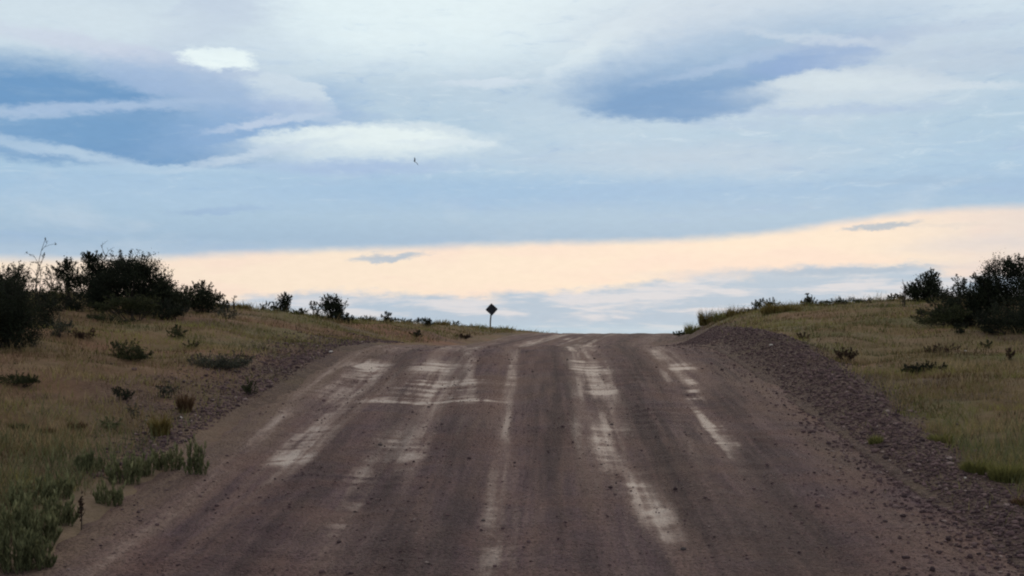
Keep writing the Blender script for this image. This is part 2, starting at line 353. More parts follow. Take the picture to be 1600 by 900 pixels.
def road_mat():
    m, g, bs = new_mat('gravel_road_surface')
    ob = g.N.new('ShaderNodeTexCoord').outputs['Object']
    d, yy = attr(g, 'across'), attr(g, 'along'); worn_glint = attr(g, 'worn_glint'); sand = attr(g, 'sand'); dark = attr(g, 'rut')
    lane = g.xyz(g.m('MULTIPLY', d, 3.0), g.m('MULTIPLY', yy, .16))
    n1 = g.noise(lane, 1.0, 6, .62, .3)[0]
    n1b = g.noise(g.xyz(g.m('MULTIPLY', d, 9.0), g.m('MULTIPLY', yy, .3), 3.0), 1.0, 5, .6)[0]
    n2 = g.noise(ob, .8, 5, .6)[0]
    n3 = g.noise(ob, 34, 4, .7)[0]
    n4 = g.noise(g.xyz(g.m('MULTIPLY', d, 2.2), g.m('MULTIPLY', yy, 1.1)), 7, 5, .7)[0]
    v = voro(g, ob, 42); v2 = voro(g, ob, 17)
    c = g.ramp(n1, [(.34, (.06,.037,.046)), (.5, (.135,.085,.098)), (.66, (.22,.15,.145))])
    c = g.mix(g.ss(n1b, .4, .68, 0, .65), c, (.066,.042,.054))
    n7 = g.noise(g.xyz(g.m('MULTIPLY', d, 2.1), g.m('MULTIPLY', yy, .1), 8.0), 1.0, 5, .6)[0]
    c = g.mix(g.ss(n7, .46, .66, 0, .6), c, (.235,.15,.122))
    c = g.mix(g.ss(n2, .42, .65, 0, .6), c, (.175,.1,.084))
    c = g.mix(g.m('MULTIPLY', sand, g.ss(n4, .3, .6, .4, 1)), c, (.2,.14,.105))
    cm = g.m('ADD', worn_glint, g.m('MULTIPLY', g.m('SUBTRACT', n4, .5), .8))
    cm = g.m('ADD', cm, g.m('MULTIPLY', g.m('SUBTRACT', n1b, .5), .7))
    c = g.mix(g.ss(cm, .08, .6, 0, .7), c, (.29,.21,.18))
    c = g.mix(g.ss(cm, .35, 1.25, 0, .95), c, (.52,.44,.39))  # sky glint of the smooth worn gravel, painted as pale base colour
    c = g.mix(g.m('MULTIPLY', dark, g.ss(n1b, .2, .6, .6, 1)), c, (.03,.018,.024))
    # single stones: darker and lighter
    sp = g.sep(v[1])[0]; keep = g.ss(v[0], .42, .22)
    c = g.mix(g.m('MULTIPLY', keep, g.ss(sp, .66, .74, 0, .6)), c, (.045,.036,.042))
    c = g.mix(g.m('MULTIPLY', keep, g.ss(sp, .18, .1, 0, .45)), c, (.26,.2,.19))
    sp2 = g.sep(v2[1])[0]
    c = g.mix(g.m('MULTIPLY', g.ss(v2[0], .3, .16), g.ss(sp2, .9, .94, 0, .8)), c, (.04,.032,.036))
    c = g.mix(g.ss(n3, .35, .7, 0, .35), c, g.mix(.5, c, (.03,.025,.028)))
    g.L.new(c, bs.inputs['Base Color'])
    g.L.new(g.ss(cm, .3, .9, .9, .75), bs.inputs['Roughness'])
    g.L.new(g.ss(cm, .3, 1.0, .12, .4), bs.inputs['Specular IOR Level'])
    vc = voro(g, ob, 26); h = g.m('ADD', g.m('MULTIPLY', g.m('ADD', g.ss(v[0], .5, .0), g.m('MULTIPLY', g.ss(vc[0], .45, .1), 1.3)), g.ss(worn_glint, .1, .9, 1, .25)), g.m('MULTIPLY', n3, .9))
    h = g.m('ADD', h, g.m('MULTIPLY', g.noise(g.xyz(g.m('MULTIPLY', d, 1.2), g.m('MULTIPLY', yy, 4.0)), 2.2, 4)[0], 1.6))
    bump(g, bs, h, 1.0, .024)
    return m

def ground_mat():
    m, g, bs = new_mat('steppe_ground')
    ob = g.N.new('ShaderNodeTexCoord').outputs['Object']
    gr = attr(g, 'gravel'); green = attr(g, 'green'); red = attr(g, 'red'); sand = attr(g, 'sand')
    n1 = g.noise(ob, .35, 6, .6)[0]; n2 = g.noise(ob, 2.2, 6, .65, .4)[0]; n3 = g.noise(ob, 22, 5, .7)[0]; n5 = g.noise(ob, 7, 5, .7)[0]
    c = g.ramp(n2, [(.3, (.13,.085,.05)), (.5, (.17,.115,.066)), (.68, (.25,.172,.1))])
    c = g.mix(g.ss(n1, .42, .6, 0, .8), c, (.21,.12,.078))
    c = g.mix(g.m('MULTIPLY', green, g.ss(n5, .3, .65, .4, 1)), c, (.125,.12,.05))
    c = g.mix(g.m('MULTIPLY', red, g.ss(n5, .25, .6, .5, 1)), c, (.25,.115,.07))
    v = voro(g, ob, 24); sp = g.sep(v[1])[0]
    gc = g.ramp(sp, [(0, (.055,.032,.034)), (.4, (.115,.07,.068)), (.8, (.16,.105,.096)), (1, (.28,.2,.17))])
    gc = g.mix(g.ss(v[0], .25, .55, 0, .6), gc, (.05,.037,.036))
    c = g.mix(g.m('MULTIPLY', gr, g.ss(n5, .3, .6, .75, 1)), c, gc)
    c = g.mix(g.m('MULTIPLY', sand, g.ss(n5, .3, .6, .5, 1)), c, (.24,.17,.125))
    c = g.mix(g.ss(n3, .42, .68, 0, .5), c, g.mix(.55, c, (.02,.015,.01)))
    g.L.new(c, bs.inputs['Base Color']); bs.inputs['Roughness'].default_value = .95; bs.inputs['Specular IOR Level'].default_value = .15
    h = g.m('ADD', g.m('MULTIPLY', n3, 1.2), g.m('ADD', g.m('MULTIPLY', n5, 2.2), g.m('MULTIPLY', gr, g.m('MULTIPLY', g.ss(v[0], .5, 0), 1.2))))
    bump(g, bs, h, .9, .03)
    return m

def tint_mat(name, stops, rough=.85, spec=.15, trans=0):
    m, g, bs = new_mat(name)
    c = g.ramp(attr(g, 'tint'), stops)
    ob = g.N.new('ShaderNodeTexCoord').outputs['Object']
    c = g.mix(g.ss(g.noise(ob, 30, 3)[0], .35, .7, 0, .3), c, g.mix(.6, c, (.01,.01,.01)))
    g.L.new(c, bs.inputs['Base Color']); bs.inputs['Roughness'].default_value = rough; bs.inputs['Specular IOR Level'].default_value = spec
    if trans:
        tr = g.N.new('ShaderNodeBsdfTranslucent'); g.L.new(c, tr.inputs[0]); mx = g.N.new('ShaderNodeMixShader'); mx.inputs[0].default_value = trans
        out = [n for n in g.N if n.type == 'OUTPUT_MATERIAL'][0]
        g.L.new(bs.outputs[0], mx.inputs[1]); g.L.new(tr.outputs[0], mx.inputs[2]); g.L.new(mx.outputs[0], out.inputs[0])
    return m
def solid_mat(name, c1, c2, sc=20, rough=.8, metal=0):
    m, g, bs = new_mat(name); ob = g.N.new('ShaderNodeTexCoord').outputs['Object']
    n = g.noise(ob, sc, 5, .65)[0]
    g.L.new(g.mix(g.ss(n, .35, .65), c1, c2), bs.inputs['Base Color']); bs.inputs['Roughness'].default_value = rough
    bs.inputs['Metallic'].default_value = metal; bs.inputs['Specular IOR Level'].default_value = .25
    bump(g, bs, n, .5, .01); return m

M_road = road_mat(); M_ground = ground_mat()
M_dark = tint_mat('dark_shrub_leaves', [(0, (.012,.016,.012)), (.5, (.022,.028,.016)), (1, (.045,.052,.026))], trans=.12)
M_olive = tint_mat('olive_shrub_leaves', [(0, (.02,.026,.012)), (.5, (.045,.052,.022)), (1, (.085,.085,.04))], trans=.15)
M_grey = tint_mat('grey_green_shrub_leaves', [(0, (.03,.034,.026)), (.5, (.065,.07,.052)), (1, (.11,.115,.085))], trans=.15)
M_red = tint_mat('reddish_shrub_leaves', [(0, (.03,.018,.014)), (.5, (.06,.036,.026)), (1, (.1,.065,.045))], trans=.15)
M_dry = tint_mat('dry_grass_blades', [(0, (.085,.055,.028)), (.35, (.17,.122,.062)), (.65, (.24,.18,.09)), (1, (.38,.29,.155))], trans=.25)
M_ggrass = tint_mat('green_grass_blades', [(0, (.075,.08,.03)), (.5, (.17,.17,.058)), (1, (.29,.265,.09))], trans=.38)
M_weed = tint_mat('green_weed_leaves', [(0, (.06,.066,.034)), (.5, (.15,.16,.078)), (1, (.27,.265,.14))], trans=.25)
M_gold = tint_mat('golden_tussock_blades', [(0, (.07,.048,.015)), (.5, (.15,.11,.035)), (1, (.3,.25,.09))], trans=.4)
M_rust = tint_mat('rusty_tussock_blades', [(0, (.06,.03,.018)), (.5, (.11,.065,.035)), (1, (.18,.12,.07))], trans=.25)
M_stem = solid_mat('dark_bark', (.02,.016,.013), (.045,.036,.03), 40)
M_pale = solid_mat('dead_wood', (.06,.05,.045), (.11,.095,.085), 40)
M_stone = tint_mat('loose_stones', [(0, (.04,.024,.027)), (.45, (.1,.061,.064)), (.85, (.15,.096,.096)), (.96, (.17,.11,.11)), (1, (.34,.27,.24))], rough=.85, spec=.25)
M_white = solid_mat('pale_stone', (.42,.38,.34), (.6,.56,.52), 30)
M_dstone = solid_mat('dark_stone', (.04,.032,.034), (.08,.064,.064), 30)
M_post = solid_mat('weathered_post_wood', (.09,.08,.068), (.17,.15,.125), 25)
M_sign = solid_mat('unpainted_sign_back', (.012,.013,.017), (.022,.023,.03), 12, rough=.6, metal=0)
M_bird = solid_mat('dark_feathers', (.02,.022,.028), (.05,.05,.06), 30)

# ------------------------------------------------------------------ ground sheet and road
def ground():
    ys = [9.0]
    while ys[-1] < 125: ys.append(ys[-1]*1.0052+.02)
    while ys[-1] < 5000: ys.append(ys[-1]*1.12)
    back = [9.0-.25*i for i in range(1, 60)]; y = back[-1]
    while y > -3800: y = y-max(1.0, abs(y)*.15); back.append(y)
    Y = np.array(back[::-1]+ys)
    ds = [0.0]; dd = .5
    while ds[-1] < 3: ds.append(ds[-1]+.5)
    while ds[-1] < 15: ds.append(ds[-1]+.085)
    while ds[-1] < 40: ds.append(ds[-1]+.25)
    while ds[-1] < 4500: ds.append(ds[-1]*1.14)
    ds = np.array(ds); D = np.concatenate([-ds[:0:-1], ds])
    DD, YY = np.meshgrid(D, Y); Z = zground(DD, YY)
    Z = Z-np.where(np.abs(DD) < 3.55, .14, 0)
    X = DD+cx(YY)
    V = np.stack([X, YY, Z], -1).reshape(-1, 3)
    ed = fbm(DD*0+np.sign(DD)*7, YY, 3, .35)
    brm = sst(.02, .12, berm(DD, YY))
    gL = sst(-5.6-1.2*ed, -4.2, DD)*(DD < 0)*sst(12, 20, YY)*(1-.85*sst(31, 38, YY)); gR = sst(.95, .3, DD-berm_c(YY)+.4*(ed-.5))*(DD > 0)
    gr = np.clip(np.maximum(np.maximum(gL*.85, gR), brm*.9), 0, 1)*(.6+.4*fbm(DD, YY, 3, 1.1)*2).clip(0, 1)
    gr = np.clip(gr+.5*sst(.62, .72, fbm(DD+20, YY, 4, .5)), 0, 1)
    sand = np.exp(-.5*((DD+4.1)/.35)**2)*sst(22, 12, YY)*.9
    green = np.clip(sst(.45, .6, fbm(DD+90, YY, 4, .3))*.8+(DD > 4.8)*.5+(DD < -4)*sst(24, 12, YY)*.3, 0, 1)
    xs, yy0 = hit(650, 526, 40)
    red = np.exp(-((X-xs)/2.2)**2-((YY-yy0)/4.5)**2)
    red = np.clip(red*1.2+.35*sst(.55, .7, fbm(DD+200, YY, 4, .4)), 0, 1)
    o = mesh_obj('ground', V, grid_faces(len(Y), len(D)), M_ground, smooth=True,
                 attrs={'gravel': gr, 'green': green, 'red': red, 'sand': sand})
    tag(o, 'brown steppe ground with sparse grass on both sides of the road', 'ground', kind='structure')

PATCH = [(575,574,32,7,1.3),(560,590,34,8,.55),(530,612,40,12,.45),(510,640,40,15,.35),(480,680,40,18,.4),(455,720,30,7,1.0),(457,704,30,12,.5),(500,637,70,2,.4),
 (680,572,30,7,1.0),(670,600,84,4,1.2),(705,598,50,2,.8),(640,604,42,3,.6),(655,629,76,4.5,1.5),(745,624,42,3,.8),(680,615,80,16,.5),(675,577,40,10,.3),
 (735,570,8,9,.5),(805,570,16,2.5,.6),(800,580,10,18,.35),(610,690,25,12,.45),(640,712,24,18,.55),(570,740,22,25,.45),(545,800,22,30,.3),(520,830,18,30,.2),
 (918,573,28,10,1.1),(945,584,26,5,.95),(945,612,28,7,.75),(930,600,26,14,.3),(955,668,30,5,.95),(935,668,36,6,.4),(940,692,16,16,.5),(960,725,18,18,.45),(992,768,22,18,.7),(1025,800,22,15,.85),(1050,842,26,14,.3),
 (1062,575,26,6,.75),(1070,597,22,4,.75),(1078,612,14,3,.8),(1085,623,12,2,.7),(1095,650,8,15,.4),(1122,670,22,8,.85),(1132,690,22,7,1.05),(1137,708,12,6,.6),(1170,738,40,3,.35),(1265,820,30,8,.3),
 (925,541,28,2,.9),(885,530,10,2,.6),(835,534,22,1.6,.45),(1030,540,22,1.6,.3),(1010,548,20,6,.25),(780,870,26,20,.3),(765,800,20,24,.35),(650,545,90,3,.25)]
def road():
    Y = [3.0]
    while Y[-1] < 92: Y.append(Y[-1]*1.0038+.006)
    while Y[-1] < 150: Y.append(Y[-1]+1.5)
    back = [3-.8*i for i in range(1, 80)]
    Y = np.array(back[::-1]+Y); D = np.arange(-4.4, 4.401, .03)
    DD, YY = np.meshgrid(D, Y); Z = zr_surface(DD, YY)
    V = np.stack([DD+cx(YY), YY, Z], -1).reshape(-1, 3)
    worn_glint = np.zeros_like(DD)  # mask of worn smooth stretches whose sky reflection is painted pale
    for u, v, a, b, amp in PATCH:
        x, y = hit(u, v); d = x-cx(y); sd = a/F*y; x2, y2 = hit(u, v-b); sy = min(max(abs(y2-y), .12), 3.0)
        worn_glint += amp*.95*np.exp(-np.abs((DD-d-.03*(YY-y)*0)/sd)**2.6-np.abs((YY-y)/sy)**2.2)
    brk = fbm(DD*1.1, YY*6.0, 4); lan = fbm(DD*11, YY*.6, 3); worn_glint *= (.12+1.0*sst(.34, .62, brk))*(.45+.9*sst(.3, .62, lan))*.8
    def lane(pts, gain=1.0):
        """a worn wheel track followed through the photograph: (u, v, half width px, strength)"""
        Q = []
        for u, v, w_, a in pts:
            x, y = hit(u, v); Q.append((y, x-cx(y), w_/F*y, a))
        Q = np.array(sorted(Q)); f = lambda k: np.interp(YY, Q[:, 0], Q[:, k])
        q = (DD-f(1)-.05*(fbm(YY*0+3, YY, 3, .8)-.5))/(f(2)*1.3)
        w = fbm(DD*12+Q[0, 1]*9, YY*.22, 4); l2 = fbm(DD*4, YY*.5+7, 4)
        return gain*f(3)*np.exp(-np.abs(q)**2*.8)*(.55+.6*sst(.3, .62, w))*(.6+.55*sst(.32, .6, l2))*.95
    worn_glint += lane([(590,556,26,.35),(560,590,34,.55),(520,635,38,.45),(485,680,38,.5),(450,722,34,.65),(410,770,34,.2),(340,850,40,.14)])
    worn_glint += lane([(470,612,8,.3),(430,660,10,.4),(360,720,10,.35),(270,800,12,.4),(170,880,14,.4)])
    worn_glint += lane([(690,560,30,.35),(672,600,50,.4),(640,660,40,.3),(610,700,26,.45),(575,745,22,.45),(535,810,24,.3),(490,880,26,.2)])
    worn_glint += lane([(668,660,20,.2),(645,715,20,.5),(625,770,18,.15)])
    worn_glint += lane([(815,540,8,.35),(803,570,9,.3),(795,620,9,.28),(784,690,9,.35),(768,760,10,.35),(755,850,12,.25)])
    worn_glint += lane([(797,600,5,.25),(792,690,6,.4),(790,760,7,.36),(800,850,26,.25),(800,895,50,.22)])
    worn_glint += lane([(915,530,26,.4),(925,575,30,.6),(938,620,32,.55),(946,680,34,.5),(965,730,26,.5),(1000,775,26,.75),(1028,808,24,.85),(1052,850,26,.35),(1070,895,28,.15)])
    worn_glint += lane([(905,600,6,.3),(903,680,8,.4),(915,740,12,.35),(930,800,14,.15)])
    worn_glint += lane([(1020,528,14,.4),(1050,560,22,.45),(1075,600,22,.5),(1090,635,12,.45),(1110,665,18,.6),(1130,695,20,.55),(1150,730,14,.25),(1200,790,18,.12)])
    worn_glint += lane([(1030,560,6,.2),(1060,660,8,.3),(1110,760,10,.25),(1170,860,12,.2)])
    worn_glint += lane([(740,545,6,.4),(735,600,7,.35),(715,690,8,.2),(690,800,8,.2)])
    rut = lane([(625,560,10,.3),(630,640,16,.4),(600,760,26,.4),(600,880,40,.35)])
    rut += lane([(720,560,10,.3),(712,650,16,.5),(705,760,28,.45),(690,890,50,.4)])
    rut += lane([(870,545,18,.35),(868,640,30,.5),(868,720,34,.45),(905,800,40,.35),(930,890,60,.3)])
    rut += lane([(985,545,20,.5),(1000,620,24,.6),(1025,700,28,.65),(1080,780,34,.55),(1160,880,50,.5)])
    rut += lane([(1130,570,20,.35),(1160,660,30,.5),(1190,740,40,.4),(1280,850,60,.45)])
    rut += lane([(560,620,8,.2),(520,700,16,.4),(440,780,30,.45),(350,880,50,.45)])
    rut = np.clip(rut*1.35, 0, .8)
    sand = np.exp(-.5*((DD+3.72)/.2)**2)*.9+np.exp(-.5*((DD+3.3)/.08)**2)*.35*sst(.4, .6, fbm(DD, YY*.4, 3))+np.exp(-.5*((DD-3.35)/.35)**2)*.25*sst(.35, .6, fbm(DD*2, YY*.4, 4))
    sand += .3*sst(.52, .7, fbm(DD*1.2+40, YY*.22, 4))
    o = mesh_obj('road', V, grid_faces(len(Y), len(D)), M_road, smooth=True, attrs={'across': DD, 'along': YY, 'worn_glint': worn_glint, 'rut': rut, 'sand': np.clip(sand, 0, 1)})
    tag(o, 'purple brown gravel road climbing to a crest with pale sky glints painted on worn patches', 'road', kind='structure')
ground(); road()

# ------------------------------------------------------------------ stones
_p = (1+5**.5)/2
ICO = np.array([(-1,_p,0),(1,_p,0),(-1,-_p,0),(1,-_p,0),(0,-1,_p),(0,1,_p),(0,-1,-_p),(0,1,-_p),(_p,0,-1),(_p,0,1),(-_p,0,-1),(-_p,0,1)])/math.hypot(1,_p)
ICF = np.array([(0,11,5),(0,5,1),(0,1,7),(0,7,10),(0,10,11),(1,5,9),(5,11,4),(11,10,2),(10,7,6),(7,1,8),(3,9,4),(3,4,2),(3,2,6),(3,6,8),(3,8,9),(4,9,5),(2,4,11),(6,2,10),(8,6,7),(9,8,1)])
def stones(name, d, Y, r, label, cat):
    n = len(d); x = d+cx(Y); z = top(d, Y)
    V = ICO[None]*(1+.35*(rng.random((n, 12, 1))-.5)); s = np.stack([r*rng.uniform(.8, 1.4, n), r*rng.uniform(.7, 1.2, n), r*rng.uniform(.45, .9, n)], -1)
    V = V*s[:, None]; a = rng.random(n)*6.28; ca, sa = np.cos(a)[:, None], np.sin(a)[:, None]
    V = np.stack([V[..., 0]*ca-V[..., 1]*sa, V[..., 0]*sa+V[..., 1]*ca, V[..., 2]], -1)
    V += np.stack([x, Y, z+s[:, 2]*.35], -1)[:, None]
    Fc = ICF[None]+12*np.arange(n)[:, None, None]
    t = np.repeat(np.clip(rng.random(n)**1.3, 0, 1), 12)
    o = mesh_obj(name, V.reshape(-1, 3), Fc.reshape(-1, 3), M_stone, attrs={'tint': t})
    tag(o, label, cat, kind='stuff')
n = 9000; Y = 9.5+(rng.random(n)**1.7)*34; d = rng.uniform(-3.9, 3.9, n)
keep = rng.random(n) < .25+.9*sst(.42, .62, fbm(d*1.6, Y*.3, 3)); d, Y = d[keep], Y[keep]
stones('loose_gravel', d, Y, rng.gamma(2.2, .0026, len(d))+.002, 'small loose stones strewn over the road surface', 'gravel')
n = 22000; Y = 9.5+(rng.random(n)**1.3)*38; d = berm_c(Y)-.08+rng.normal(0, 1, n)*np.interp(Y, [12, 28], [.33, .42])-np.abs(rng.normal(0, .35, n))*(rng.random(n) < .2)
stones('berm_gravel', d, Y, np.minimum(rng.gamma(1.7, .0052, n)+.003, .034), 'coarse purple gravel heaped in the berm along the right road edge', 'gravel')
n = 11000; Y = 14+(rng.random(n)**.9)*26; d = -4.1-np.abs(rng.normal(0, .75, n))*sst(10, 24, Y)-np.abs(rng.normal(0, .15, n))
stones('shoulder_gravel', d, Y, rng.gamma(2.4, .004, n)+.003, 'coarse gravel lying on the left road shoulder', 'gravel')

def single_stone(u, v, w_px, mat, name, label, flat=.6):
    x, y = hit(u, v); r = w_px/F*y/2; z = ground_at(x, y)
    import bmesh
    bm = bmesh.new(); bmesh.ops.create_icosphere(bm, subdivisions=2, radius=1)
    for q in bm.verts:
        k = 1+.3*(float(fbm(np.array([q.co.x*1.3+u]), np.array([q.co.y*1.3+q.co.z*2+v]), 3)[0])-.5)
        q.co = (q.co.x*r*1.0*k, q.co.y*r*.8*k, q.co.z*r*flat*k)
    me = bpy.data.meshes.new(name); bm.to_mesh(me); bm.free(); me.materials.append(mat)
    o = bpy.data.objects.new(name, me); C.collection.objects.link(o); o.location = (x, y, z+r*flat*.35); tag(o, label, 'stone')
for a in [(1562,828,9,M_white,'stone','white stone at the foot of the berm near the bottom right corner'),
          (1508,748,5,M_white,'stone','small pale stone in the berm beside the green grass at right'),
          (1508,549,5,M_white,'stone','tiny white stone in the grass below the big dark bushes at right'),
          (517,551,7,M_white,'stone','pale stone on the left shoulder just short of the crest'),
          (282,654,7,M_white,'stone','whitish stone beside the golden tussock on the left verge'),
          (1068,860,10,M_dstone,'stone','dark stone on the road at the lower end of the long pale streak'),
          (755,814,7,M_dstone,'stone','small dark stone on the middle of the road near the bottom'),
          (956,664,6,M_dstone,'stone','dark pebble in the bright pale patch right of the road middle'),
          (594,697,8,M_dstone,'stone','dark stone between the two left wheel tracks'),
          (670,637,5,M_dstone,'stone','dark pebble just below the bright cross streak left of the road middle'),
          (1205,540,6,M_white,'stone','light stone low on the far end of the gravel berm')]:
    single_stone(*a)

# ------------------------------------------------------------------ grass and plants
def blades(n, x, y, z, h, w, bend, tint, az=None, lean=None):
    """curved tapering blades: 5 vertices each; returns verts, quads, tris, tint"""
    az = rng.random(n)*6.283 if az is None else az; dx, dy = np.cos(az), np.sin(az); fa = rng.random(n)*6.283; sx, sy = np.cos(fa), np.sin(fa)
    lean = rng.random(n)*.35 if lean is None else lean
    def row(t, ww):
        off = (lean*t+bend*t*t)*h; c = np.stack([x+dx*off, y+dy*off, z+h*t*np.sqrt(np.clip(1-(lean*.6+bend*.5*t)**2, .2, 1))], -1)
        return c-np.stack([sx*ww, sy*ww, 0*ww], -1), c+np.stack([sx*ww, sy*ww, 0*ww], -1)
    a, b = row(0, w*.5); c, d = row(.55, w*.4); e, _ = row(1.0, w*.0)
    V = np.stack([a, b, d, c, e], 1).reshape(-1, 3); k = 5*np.arange(n)[:, None]
    return V, k+np.array([[0, 1, 2, 3]]), k+np.array([[3, 2, 4]]), np.repeat(tint, 5)
def field(name, n, sel, hfun, tfun, mat, label, ymin=9.5, ymax=92):
    Y = np.exp(rng.uniform(np.log(ymin), np.log(ymax), n)); X = rng.uniform(-.46, .46, n)*Y; d = X-cx(Y)
    p = sel(d, Y); k = rng.random(n) < p; X, Y, d = X[k], Y[k], d[k]; n = len(X)
    z = zground(d, Y)-.01; h = hfun(d, Y, n)*(1+.7*sst(34, 55, Y))
    V, q, t, ti = blades(n, X, Y, z, h, .0035+.00022*Y, rng.uniform(.1, .6, n), tfun(d, Y, n))
    o = mesh_obj(name, V, [q, t], mat, attrs={'tint': ti}); tag(o, label, 'grass', kind='stuff')
def offroad(d, Y): return np.where(d < 0, sst(-4.15, -4.9-.9*sst(10, 24, Y)*(1-sst(31, 38, Y)), d), sst(.25, .8, d-berm_c(Y)+.25*(fbm(d*0, Y, 3, .8)-.5)))
def sel_dry(d, Y): return offroad(d, Y)*(.04+.96*sst(.42, .6, fbm(d, Y, 4, 1.1)))*(.25+.75*sst(.36, .52, fbm(d+500, Y, 3, .45)))
def sel_grn(d, Y): return offroad(d, Y)*np.clip(sst(.44, .58, fbm(d+90, Y, 4, .3))*.7+np.where(d > 0, .8, .3)+np.where(d < 0, sst(18, 11, Y)*.7, sst(22, 13, Y)*.4), 0, 1)*sst(.35, .6, fbm(d+9, Y, 4, 1.4))
field('dry_grass', 340000, sel_dry, lambda d, Y, n: (.03+.11*rng.random(n)**1.5)*(.55+.9*fbm(d, Y, 3, .7)), lambda d, Y, n: np.clip((fbm(d, Y, 4, .7)-.5)*2.6+.38+rng.normal(0, .16, n), 0, 1), M_dry, 'short dry tan grass covering the ground beside the road')
field('green_grass', 330000, sel_grn, lambda d, Y, n: (.03+.12*rng.random(n)**1.5)*(.5+.9*fbm(d+3, Y, 3, .7)), lambda d, Y, n: np.clip((fbm(d+5, Y, 4, .7)-.5)*2.4+.42+rng.normal(0, .18, n), 0, 1), M_ggrass, 'short green grass growing between the dry grass beside the road')

def sel_red(d, Y): return offroad(d, Y)*sst(.52, .64, fbm(d+60, Y, 4, 1.0))*.8
field('brown_grass', 130000, sel_red, lambda d, Y, n: .03+.1*rng.random(n)**1.4, lambda d, Y, n: np.clip(rng.normal(.4, .25, n), 0, 1), M_rust, 'short reddish brown withered grass scattered in patches beside the road')
def sel_near(d, Y): return np.where(d < 0, sst(-4.2, -4.6, d)*sst(-8.5, -5.2, d)*sst(19, 13, Y), sst(.3, .6, d-berm_c(Y))*sst(19, 14, Y))*sst(.3, .5, fbm(d+9, Y, 3, 1.8))
field('roadside_grass', 60000, sel_near, lambda d, Y, n: (.1+.22*rng.random(n))*(.4+fbm(d+3, Y, 3, 1.3)), lambda d, Y, n: np.clip(rng.normal(.35, .25, n), 0, 1), M_weed, 'taller green grass between the weeds close to the road edge', ymax=22)
def sel_berm(d, Y): return np.where(d > 0, np.exp(-((d-berm_c(Y)-.3)/.42)**2)*sst(.44, .58, fbm(d*1.5+31, Y, 4, 1.2)), sst(-4.0, -4.4, d)*sst(-6.2, -5, d)*sst(.45, .6, fbm(d+77, Y, 4, 1.2)))*.5
field('berm_grass', 60000, sel_berm, lambda d, Y, n: .03+.12*rng.random(n)**1.3, lambda d, Y, n: np.clip(rng.normal(.45, .25, n), 0, 1), M_ggrass, 'thin green grass pushing up through the gravel of berm and shoulder')
def sel_tall(d, Y): return offroad(d, Y)*sst(.6, .68, fbm(d+300, Y, 2, 2.6))*sst(.4, .55, fbm(d+33, Y, 3, .5))
field('tall_dry_grass', 130000, sel_tall, lambda d, Y, n: .08+.2*rng.random(n)**1.3, lambda d, Y, n: np.clip(rng.normal(.6, .25, n), 0, 1), M_dry, 'longer straw coloured grass standing in loose bunches among the short grass')
def sel_herb(d, Y): return offroad(d, Y)*sst(.56, .63, fbm(d+140, Y, 3, 1.5))
field('low_herbs', 110000, sel_herb, lambda d, Y, n: .02+.07*rng.random(n), lambda d, Y, n: np.clip(rng.normal(.45, .28, n), 0, 1), M_olive, 'low dark herbs in small patches between the grass')
def tussock(u, v, w_px, h_px, mat, label, n=500, cat='grass tuft', name='grass_tuft', bend=.45, Yf=None, group=None):
    x, y = hit(u, v) if Yf is None else ((u-800)/F*Yf, Yf); z = ground_at(x, y); W = w_px/F*y/2; H = h_px/F*y
    r = W*.75*np.sqrt(rng.random(n)); a = rng.random(n)*6.283
    h = H*rng.uniform(.5, 1.08, n); le = rng.uniform(.1, 1, n)**.8*W*.4/np.maximum(H, .01)
    h = h*(1.05-.5*(r/(W*.75))**2)*(.45+.55*rng.random(n)**.5)
    V, q, t, ti = blades(n, r*np.cos(a), r*np.sin(a), np.zeros(n)-.02, h, np.full(n, .0045+.00028*y), rng.uniform(.1, bend, n), np.clip(rng.normal(.5, .27, n), 0, 1), az=a+rng.normal(0, .5, n), lean=np.clip(le, 0, .9))
    o = mesh_obj(name, V, [q, t], mat, attrs={'tint': ti}, loc=(x, y, z)); tag(o, label, cat, group)
    return o

def tube(path, rad, sides=4):
    path = np.asarray(path, float); n = len(path); T = np.gradient(path, axis=0); T /= np.linalg.norm(T, axis=1)[:, None]+1e-9
    ref = np.where(np.abs(T[:, 2:3]) > .8, np.array([[1, 0, 0.]]), np.array([[0, 0, 1.]])); A = np.cross(T, ref); A /= np.linalg.norm(A, axis=1)[:, None]+1e-9; B = np.cross(T, A)
    ang = np.arange(sides)*2*np.pi/sides
    V = path[:, None]+np.asarray(rad)[:, None, None]*(A[:, None]*np.cos(ang)[None, :, None]+B[:, None]*np.sin(ang)[None, :, None])
    i = np.arange(n*sides).reshape(n, sides); j = np.roll(i, -1, 1)
    return V.reshape(-1, 3), np.stack([i[:-1], j[:-1], j[1:], i[1:]], -1).reshape(-1, 4)
def curve_path(a, b, rs, k=5, sag=.12):
    t = np.linspace(0, 1, k)[:, None]; L = np.linalg.norm(b-a); off = rs.normal(0, sag*L, 3)
    P = a+(b-a)*t+off*(4*t*(1-t))*.5; P[:, 2] += (t[:, 0]**.7-t[:, 0])*.25*L; return P

